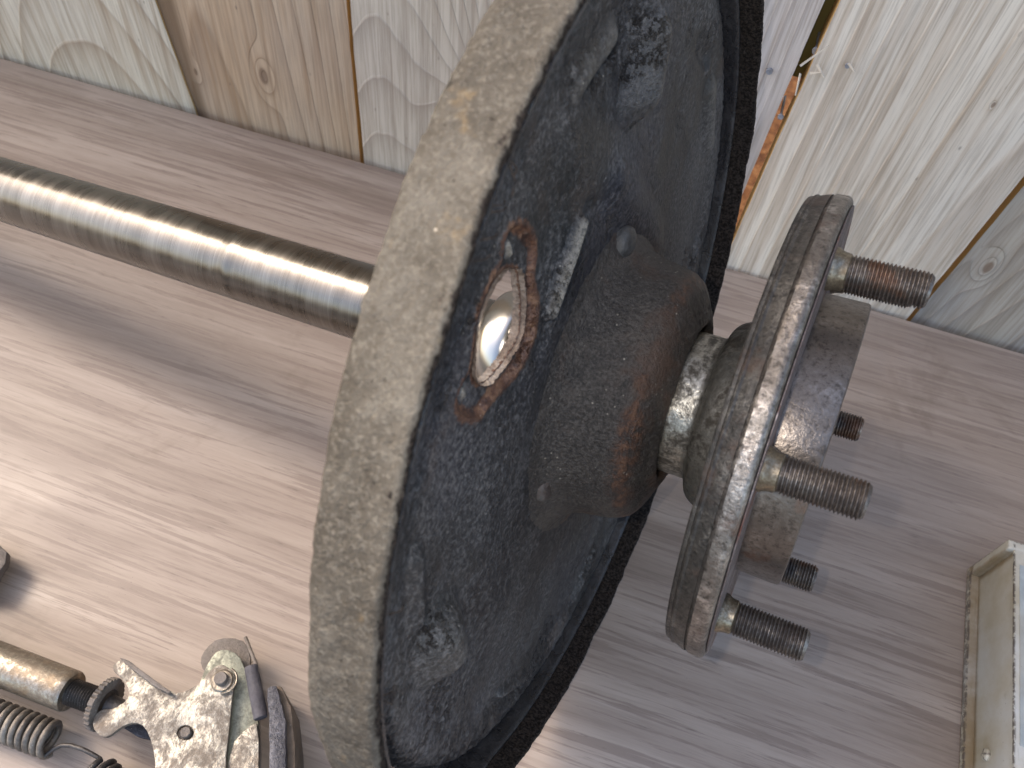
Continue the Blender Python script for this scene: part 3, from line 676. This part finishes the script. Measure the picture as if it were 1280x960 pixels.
def rimd(r, s, t):
    x, y = math.cos(t), math.sin(t); k = .00022 if r < .1405 else .00010
    near = max(0, math.cos(t - math.radians(41.5))) ** .7
    s += .0064 * near * float(sst(np.array(s), .0960, .1036)) * (1 if r < .1439 else .6)
    if r < .1405: s += .0005 * nz(x, y, r * 7, 130, 5) + .0004 * nz(x, y, r * 7, 300, 6)
    return r + k * nz(x, y, s * 7, 60, 1), s + k * 1.3 * nz(x, y, r * 7, 80, 2)
lathe('plate_rim', prof, rimm, plate, 1000, rimd, False, sub=.0009, angle=60).data
for o_ in [c for c in plate.children]:
    me = o_.data                                                     # drop the lathe's end caps
    b = bmesh.new(); b.from_mesh(me); bmesh.ops.delete(b, geom=[f for f in b.faces if len(f.verts) > 4], context='FACES'); b.to_mesh(me); b.free()

# rusty pressed edge round the sight hole
def ring_strip(name, outer, inner, fz, mat, parent, k=3):
    n = 240
    def resample(p):
        p = np.array(p + [p[0]]); d = np.r_[0, np.cumsum(np.hypot(*np.diff(p, axis=0).T))]; u = np.linspace(0, d[-1], n, endpoint=False)
        return np.stack([np.interp(u, d, p[:, 0]), np.interp(u, d, p[:, 1])], -1)
    o_, i_ = resample(outer), resample(inner)
    # align starts
    j = np.argmin(np.hypot(*(i_ - o_[0]).T)); i_ = np.roll(i_, -j, 0)
    bm = bmesh.new(); R = []
    for q in range(k + 1):
        f = q / k; ring = []
        for m_ in range(n):
            p = o_[m_] * (1 - f) + i_[m_] * f; jit = .00022 * nz(p[0], p[1], q, 900, 2)
            ring.append(bm.verts.new((p[0] + jit, p[1] - jit, fz(f, p) + .00025 * nz(p[0], p[1], q, 700, 5) + .0003 * nz(p[0], p[1], q, 2100, 5))))
        R.append(ring)
    for a, b in zip(R, R[1:]):
        for m_ in range(n): bm.faces.new((a[m_], a[(m_ + 1) % n], b[(m_ + 1) % n], b[m_]))
    o = bm_obj(name, bm, mat, parent, True, 70); return o
def grow(poly, d):
    P = [Vector(p) for p in poly]; c = sum(P, Vector((0, 0))) / len(P); out = []
    n = len(P)
    for i in range(n):
        t = (P[(i + 1) % n] - P[i - 1]).normalized(); nn = Vector((t.y, -t.x)); 
        if nn.dot(P[i] - c) < 0: nn = -nn
        q = P[i] + nn * d; out.append((q.x, q.y))
    return out
zat = lambda p: float(Z.reshape(-1)[np.argmin((V[:, 0] - p[0]) ** 2 + (V[:, 1] - p[1]) ** 2)])
ring_strip('hole_wall', grow(HOLE, .0004), grow(HOLE, -.0003), lambda f, p: .1002 - .0034 * f, M['crust'], plate, 6)
# bearing seen through the sight hole
brg = lathe('bearing', [(.0150, .0575), (.0170, .0590), (.0198, .0610), (.0216, .0645), (.0224, .0690), (.0222, .0712), (.0216, .0722), (.0150, .0722)], M['chrome'], axle, 128)
lathe('cage', [(.0150, .0731), (.0212, .0723), (.0212, .0765), (.0150, .0765)], M['gap'], brg, 96)
for k in range(30):
    t = 2 * PI * k / 30; c = Matrix.Rotation(t, 4, 'Z') @ Matrix.Translation((.0218, 0, .0741))
    bm = bmesh.new(); bmesh.ops.create_cone(bm, cap_ends=True, segments=12, radius1=.0009, radius2=.0009, depth=.0034, matrix=c)
    bm_obj('roller', bm, M['chrome'], brg)
def crd(r, s, t):
    x, y = math.cos(t), math.sin(t); return r + .0007 * nz(x, y, s * 9, 14, 1) + .0005 * nz(x, y, s * 30, 50, 2), s + .0006 * nz(x, y, r * 30, 25, 3)
lathe('grease_crust', [(.0150, .0752), (.0232, .0762), (.0285, .0772), (.0325, .0790), (.0345, .0840), (.0350, .0985)], M['crust'], axle, 220, crd, sub=.0008)

# bearing retainer / housing end, rough cast
def hd(r, s, t):
    x, y = math.cos(t), math.sin(t); k = sst(np.array(r), .027, .034)
    return r + float(k) * (.0010 * math.cos(t - math.radians(121)) * float(sst(np.array(r), .03, .04)) + .0004 * nz(x, y, s * 20, 4, 1) + .00016 * nz(x, y, s * 20, 40, 2)), s + .0003 * nz(x, y, r * 20, 20, 3)
ret = lathe('bearing_retainer', [(.0600, .0998), (.0555, .1008), (.0515, .1022), (.0482, .1045), (.0462, .1075), (.0450, .1110), (.0443, .1150), (.0436, .1195), (.0426, .1228), (.0408, .1253), (.0382, .1272), (.0350, .1287), (.0322, .1298), (.0300, .1308), (.0284, .1314), (.0272, .1313), (.0266, .1300), (.0264, .1200)], M['housing'], axle, 320, hd, sub=.0012, angle=60)
crust_ = [c for c in axle.children if c.name == 'grease_crust'][0]
for o_ in (ret, crust_):
    b = bmesh.new(); b.from_mesh(o_.data); bmesh.ops.delete(b, geom=[f for f in b.faces if len(f.verts) > 4], context='FACES'); b.to_mesh(o_.data); b.free()

for bx, by, bz, rr, mm in ((.0465, -.0155, .1015, .0062, 'bolt'), (.0000, .0470, .1010, .0062, 'bolt'), (-.0465, .0155, .1015, .0062, 'bolt'), (.0, -.047, .1015, .0062, 'bolt')):
    lathe('retainer_bolt', [(rr * 1.05, bz - .003), (rr * 1.0, bz + .0015), (rr * .93, bz + .0026), (rr * .78, bz + .0033), (rr * .45, bz + .0038), (0, bz + .0039)], M[mm], axle, 40, None, center=(bx, by), sub=.001)

# neck and flange
lathe('neck_collar', [(.0170, .1180), (.0240, .1190), (.0241, .1385), (.0246, .1393), (.0268, .1399), (.0284, .1406), (.0298, .1418), (.0312, .1440), (.0325, .1470), (.0345, .1515), (.0100, .1518)], M['neck'], axle, 160, lambda r, s, t: (r + .00012 * nz(math.cos(t), math.sin(t), s * 30, 9, 2), s), sub=.0012)
def fld(r, s, t):
    x, y = math.cos(t), math.sin(t)
    if r > .07: r += .00016 * nz(x, y, s * 20, 14, 1) + .00010 * nz(x, y, s * 20, 60, 2)
    return r, s + (.00008 * nz(x, y, r * 9, 40, 4) if r > .07 else 0)
fl_o = lathe('wheel_flange', [(.0300, .1512), (.0700, .1512), (.0712, .1526), (.0716, .1536), (.0722, .1545), (.0738, .1572), (.0744, .1578), (.0746, .1612), (.0742, .1620), (.0732, .1626), (.0720, .1627), (.0300, .1628)], M['flange'], axle, 360, fld, sub=.0010, angle=40)
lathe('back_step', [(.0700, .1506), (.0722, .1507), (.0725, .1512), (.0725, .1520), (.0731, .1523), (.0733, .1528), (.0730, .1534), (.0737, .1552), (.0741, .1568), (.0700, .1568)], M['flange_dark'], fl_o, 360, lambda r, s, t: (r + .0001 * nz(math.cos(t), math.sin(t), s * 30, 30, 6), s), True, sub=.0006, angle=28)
lathe('flange_face', [(.0400, .16295), (.0722, .16295), (.0722, .1632), (.0400, .1632)], M['face'], fl_o, 240, lambda r, s, t: (r + .0002 * nz(math.cos(t), math.sin(t), 0, 20, 6), s), True)
lathe('hub_pilot', [(.0456, .1620), (.0456, .1756), (.0453, .1762), (.0446, .1765), (.0330, .1765), (.0320, .1755), (.0315, .1700), (.0, .1700)], M['pilot'], axle, 240, angle=30)

# six wheel studs with real helical threads
PITCH = .00100
def make_stud():
    root = lathe('wheel_stud', [(.0060, .1622), (.0060, .1640), (.0055, .1648), (.0052, .1658), (.0051, .1672), (.0044, .1678)], M['shank'], axle, 48)
    nt, ns = 48, 330; s0, s1 = .1672, .1882; bm = bmesh.new(); R = []
    for i in range(ns + 1):
        s = s0 + (s1 - s0) * i / ns; ring = []
        for k in range(nt):
            t = 2 * PI * k / nt; ph = (s / PITCH - k / nt) % 1.0; tri = 1 - abs(2 * ph - 1)
            fade = min(1, (s1 - s) / .0012); fin = min(1, (s - s0) / .0010)
            r = .0042 + .00100 * min(.85, max(.10, tri)) * fin
            r = min(r, .0050 - .0010 * (1 - fade)) + .00004 * nz(math.cos(t) * 3, math.sin(t) * 3, s * 900, 1, 3)
            ring.append(bm.verts.new((r * math.cos(t), r * math.sin(t), s)))
        R.append(ring)
    for a, b in zip(R, R[1:]):
        for k in range(nt): bm.faces.new((a[k], a[(k + 1) % nt], b[(k + 1) % nt], b[k]))
    bm.faces.new(R[-1]); bm.faces.new(R[0][::-1])
    th_ = bm_obj('thread', bm, M['stud'], root, True, 60)
    return root
stud0 = make_stud()
for k in range(6):
    a_ = math.radians(48 + 60 * k)
    if k == 0: r_ = stud0
    else:
        r_ = stud0.copy(); COL.objects.link(r_); r_.parent = axle
        for ch in stud0.children:
            c = ch.copy(); COL.objects.link(c); c.parent = r_
    r_.location = (.060 * math.cos(a_), .060 * math.sin(a_), 0); r_.rotation_euler = (0, 0, k * 1.3)

# ------------------------------------------------------------------ brake parts, lower left
LEVER = [(-0.159, 0.051), (-0.1606, 0.0465), (-0.1524, 0.0439), (-0.1482, 0.0412), (-0.147, 0.0379), (-0.1499, 0.0334), (-0.1539, 0.032), (-0.1555, 0.0289), (-0.1538, 0.0251), (-0.1493, 0.023), (-0.1457, 0.0237), (-0.1433, 0.0288), (-0.1396, 0.0319), (-0.1349, 0.0318), (-0.1289, 0.0274), (-0.1226, 0.0204), (-0.1169, 0.008), (-0.113, -0.008), (-0.085, -0.004), (-0.0903, 0.0172), (-0.0984, 0.0289), (-0.1053, 0.0446), (-0.11, 0.0549), (-0.1117, 0.06), (-0.1156, 0.0624), (-0.1202, 0.063), (-0.1229, 0.059), (-0.1235, 0.054), (-0.1276, 0.0482), (-0.1321, 0.0463), (-0.1409, 0.0481), (-0.1547, 0.0512)]
ARMFL = [(-0.1581, 0.0507), (-0.1538, 0.0509), (-0.1401, 0.0478), (-0.1314, 0.046), (-0.1322, 0.045), (-0.1404, 0.046), (-0.1543, 0.0494)]
WEB = [(-0.1265, 0.0568), (-0.1269, 0.0635), (-0.1258, 0.0686), (-0.1203, 0.0702), (-0.1138, 0.0679), (-0.101, 0.0542), (-0.0958, 0.0488), (-0.0812, 0.0211), (-0.074, -.002), (-.098, -.008), (-0.1028, 0.0136), (-0.1234, 0.0461)]
WASHER = [(-0.1304, 0.0736), (-0.1211, 0.077), (-0.116, 0.0745), (-0.1119, 0.0693), (-0.1109, 0.0621), (-0.122, 0.0581), (-0.1284, 0.0593), (-0.1325, 0.0631), (-0.1328, 0.068)]
TABLE = [(-0.0961, 0.0595), (-0.0953, 0.0608), (-0.093, 0.0616), (-0.0835, 0.0512), (-0.0687, 0.0239), (-.062, 0.004), (-.068, 0.002), (-0.0745, 0.0219), (-0.0896, 0.049)]
LINING = [(-0.0941, 0.0624), (-0.092, 0.0625), (-0.085, 0.0571), (-0.0769, 0.0451), (-0.0662, 0.0253), (-.0595, 0.005), (-.062, 0.0042), (-0.0690, 0.0242), (-0.0843, 0.0518)]
UNDER = [(-0.1486, 0.0298), (-0.1449, 0.0337), (-0.1385, 0.0333), (-0.1334, 0.0294), (-0.1401, 0.0286)]
CURVE = [(-0.0949, 0.0483), (-0.0981, 0.0453), (-0.1012, 0.0367), (-0.092, 0.0168), (-.084, -.004), (-.072, 0.0), (-0.0804, 0.0209)]
BLOB = [(-0.2650, 0.0770), (-0.2480, 0.0790), (-0.2438, 0.0780), (-0.2388, 0.0765), (-0.2360, 0.0718), (-0.2351, 0.0650), (-0.2350, 0.0597), (-0.2510, 0.0520), (-.29, .045), (-.30, .070)]
shoe = empty('brake_shoe_assembly', (0, 0, 0)); tag(shoe, 'brake shoe with peeling plated parking lever bolted over it at the bottom of the photo', 'brake shoe')
prism('parking_lever', smooth(LEVER, 1), .0215, .0240, M['zinc'], shoe, .0005, holes=[(-.1192, .0350, .0026)], rough=.0002)
prism('lever_flange', ARMFL, .0238, .0275, M['shoe'], shoe, .0003, rough=.0003, sub=.002)
prism('shoe_web', smooth(WEB, 1), .0165, .0192, M['greenzinc'], shoe, .0004)
prism('hidden_strut', UNDER, .010, .0125, M['shoe_black'], shoe, .0003)
prism('curved_stiffener', smooth(CURVE, 1), .0195, .0222, M['zinc'], shoe, .0004)
prism('pivot_plate', smooth(WASHER, 1), .0115, .0145, M['shoe'], shoe, .0005, rough=.0006, sub=.0015)
prism('shoe_table', TABLE, .0012, .0300, M['shoe_black'], shoe, .0008, rough=.0005, sub=.002)
prism('brake_lining', LINING, .0016, .0265, M['lining'], shoe, .0006, rough=.0004, sub=.002)
def stub(name, x, y, z0, z1, r, mat, parent, n=32, cap=.0006):
    return lathe(name, [(r * 1.0, z0), (r, z1 - cap), (r * .85, z1), (0, z1)], mat, parent, n, lambda a, s, t: (a + .00008 * nz(math.cos(t), math.sin(t), s, 3, 1), s), center=(x, y))
stub('washer', -.1160, .0570, .0240, .0246, .0046, M['tube'], shoe)
stub('pivot_pin', -.1163, .0573, .0246, .0272, .0027, M['shoe'], shoe)
stub('guide_pin', -.1188, .0350, .0120, .0255, .0021, M['shoe'], shoe)
# c-clip round the pivot
cl = [(-.1150 + .0050 * math.cos(t), .0572 + .0050 * math.sin(t), .0250) for t in np.linspace(-1.3, 1.5, 18)]
tube_path('spring_clip', cl, .0005, M['tube'], shoe, 8)
# lead rod and rubber sleeve
tube_path('hook_rod', [(-.1188, .0775, .016), (-.1140, .0735, .019), (-.1085, .0690, .0225), (-.1050, .0655, .0235), (-.1000, .058, .0235), (-.0950, .0508, .0225)], .0008, M['shoe'], shoe, 10)
mt, L = frame_of((-.1083, .0662, .0232), (-.0948, .0496, .0226))
sv = lathe('rubber_sleeve', [(.0010, 0), (.0026, .0001), (.0028, .0006), (.0028, L - .0006), (.0026, L - .0001), (.0010, L)], M['rubber'], shoe, 32, lambda r, s, t: (r + .00015 * nz(math.cos(t), math.sin(t), s * 300, 1, 1), s), sub=.001); sv.matrix_local = mt

adj = empty('brake_adjuster', (-.2, .034, 0)); tag(adj, 'plated adjuster tube with threaded end and toothed wheel beside the lever notch', 'brake adjuster')
def local(o, m): o.matrix_local = Matrix.Translation((.2, -.034, 0)) @ m
mt, L = frame_of((-.275, .0338, .0128), (-.1713, .0339, .0190))
o = lathe('tube', [(.0, 0), (.0078, 0), (.0081, .0006), (.0081, L - .0009), (.0076, L), (.0052, L), (.0050, L - .004)], M['tube'], adj, 64, sub=.003); local(o, mt)
mt, L = frame_of((-.1722, .0339, .0190), (-.1560, .0343, .0200))
nt = 40; bm = bmesh.new(); R = []
for i in range(int(L / .00009)):
    s = i * .00009; ring = []
    for k in range(nt):
        ph = (s / .00115 - k / nt) % 1; r = .0044 + .0009 * (1 - abs(2 * ph - 1)); t = 2 * PI * k / nt; ring.append(bm.verts.new((r * math.cos(t), r * math.sin(t), s)))
    R.append(ring)
for a, b in zip(R, R[1:]):
    for k in range(nt): bm.faces.new((a[k], a[(k + 1) % nt], b[(k + 1) % nt], b[k]))
o = bm_obj('thread', bm, M['spring_dark'], adj, True, 60); local(o, mt)
mt, L = frame_of((-.1578, .0342, .0193), (-.1540, .0343, .0196))
def teeth(r, s, t): return (r * (.93 if (int(t / (2 * PI) * 96) % 3 == 0) else 1.) if r > .009 else r, s)
o = lathe('star_wheel', [(.004, .0), (.0095, .0), (.0104, .0004), (.0104, .0026), (.0095, .0030), (.0062, .0031), (.0060, .0016), (.0040, .0016)], M['shoe'], adj, 96, teeth, angle=30); local(o, mt)
mt, L = frame_of((-.1542, .0343, .0196), (-.1470, .0345, .0200))
o = lathe('end_stub', [(.0045, 0), (.0040, .004), (.0036, .0072), (0, .0074)], M['spring_dark'], adj, 32); local(o, mt)

def coil(name, p0, p1, R_, rw, turns, mat, parent, tail=None, head=None):
    m_, L_ = frame_of(p0, p1); pts = []
    N = int(turns * 22)
    for i in range(N + 1):
        t = 2 * PI * turns * i / N; pts.append(m_ @ Vector((R_ * math.cos(t), R_ * math.sin(t), L_ * i / N)))
    if tail: pts += [Vector(q) for q in tail]
    return tube_path(name, pts, rw, mat, parent, 10)
spr = empty('return_spring', (0, 0, 0)); tag(spr, 'two coiled return spring joined by a thin wire, lowest part in the photo', 'spring')
coil('coil', (-.2280, .0150, .0095), (-.1712, .0166, .0100), .0062, .00135, 17.5, M['spring'], spr)
tube_path('link_wire', [(-.1712, .0104, .0098), (-.1700, .0112, .0105), (-.1680, .0142, .0118), (-.1655, .0162, .0125), (-.1620, .0172, .0130), (-.1570, .0175, .0130), (-.1520, .0172, .0125), (-.1488, .0168, .0120)], .00085, M['spring_dark'], spr, 10)
coil('coil', (-.1490, .0120, .0095), (-.1180, .0030, .0095), .0066, .00125, 11, M['spring_dark'], spr)

frag = empty('second_brake_shoe'); tag(frag, 'grey brown end of another brake shoe poking in at the left edge of the photo', 'brake shoe')
prism('shoe_web', BLOB, .0075, .0120, M['shoe'], frag, .0008, rough=.0008, sub=.003)
prism('shoe_table', [(-.30, .046), (-.258, .049), (-.240, .046), (-.240, .043), (-.258, .045), (-.30, .042)], .0008, .030, M['shoe_black'], frag, .0006)

# ------------------------------------------------------------------ cream painted sheet steel box, right edge
box = empty('steel_box', (.1958, .2352, 0)); box.rotation_euler = (0, 0, math.radians(-2.6))
tag(box, 'cream painted sheet steel box with rusty folded edges at the right edge of the photo', 'metal box')
bm = box_bm(.0040, .17, -.30, -.0042, .0010, .0352, .0008); o = bm_obj('side_panel', bm, M['cream'], box)
bm = bmesh.new(); box_bm(0, .0052, -.302, -.0003, .0006, .0046, .0009, 2, bm); box_bm(.0002, .0034, -.0052, -.0002, .0040, .0362, .0008, 2, bm); box_bm(.0004, .172, -.0050, 0, .0008, .0366, .0008, 2, bm)
bm_obj('folded_rim', bm, M['cream'], box)
bm = box_bm(.0030, .172, -.302, -.0040, .0350, .0366, .0007); bm_obj('lid', bm, M['cream'], box)
bm = box_bm(.0052, .14, -.0960, -.012, .03665, .0369, .0001, 1); bm_obj('paper_label', bm, M['paper'], box)
o = lathe('screw', [(.0026, 0), (.0028, .0006), (.0022, .0015), (.0008, .0019), (0, .0019)], M['cream'], box, 32); o.matrix_local = Matrix.Translation((.0040, -.0960, .0155)) @ Matrix.Rotation(-PI / 2, 4, 'Y')
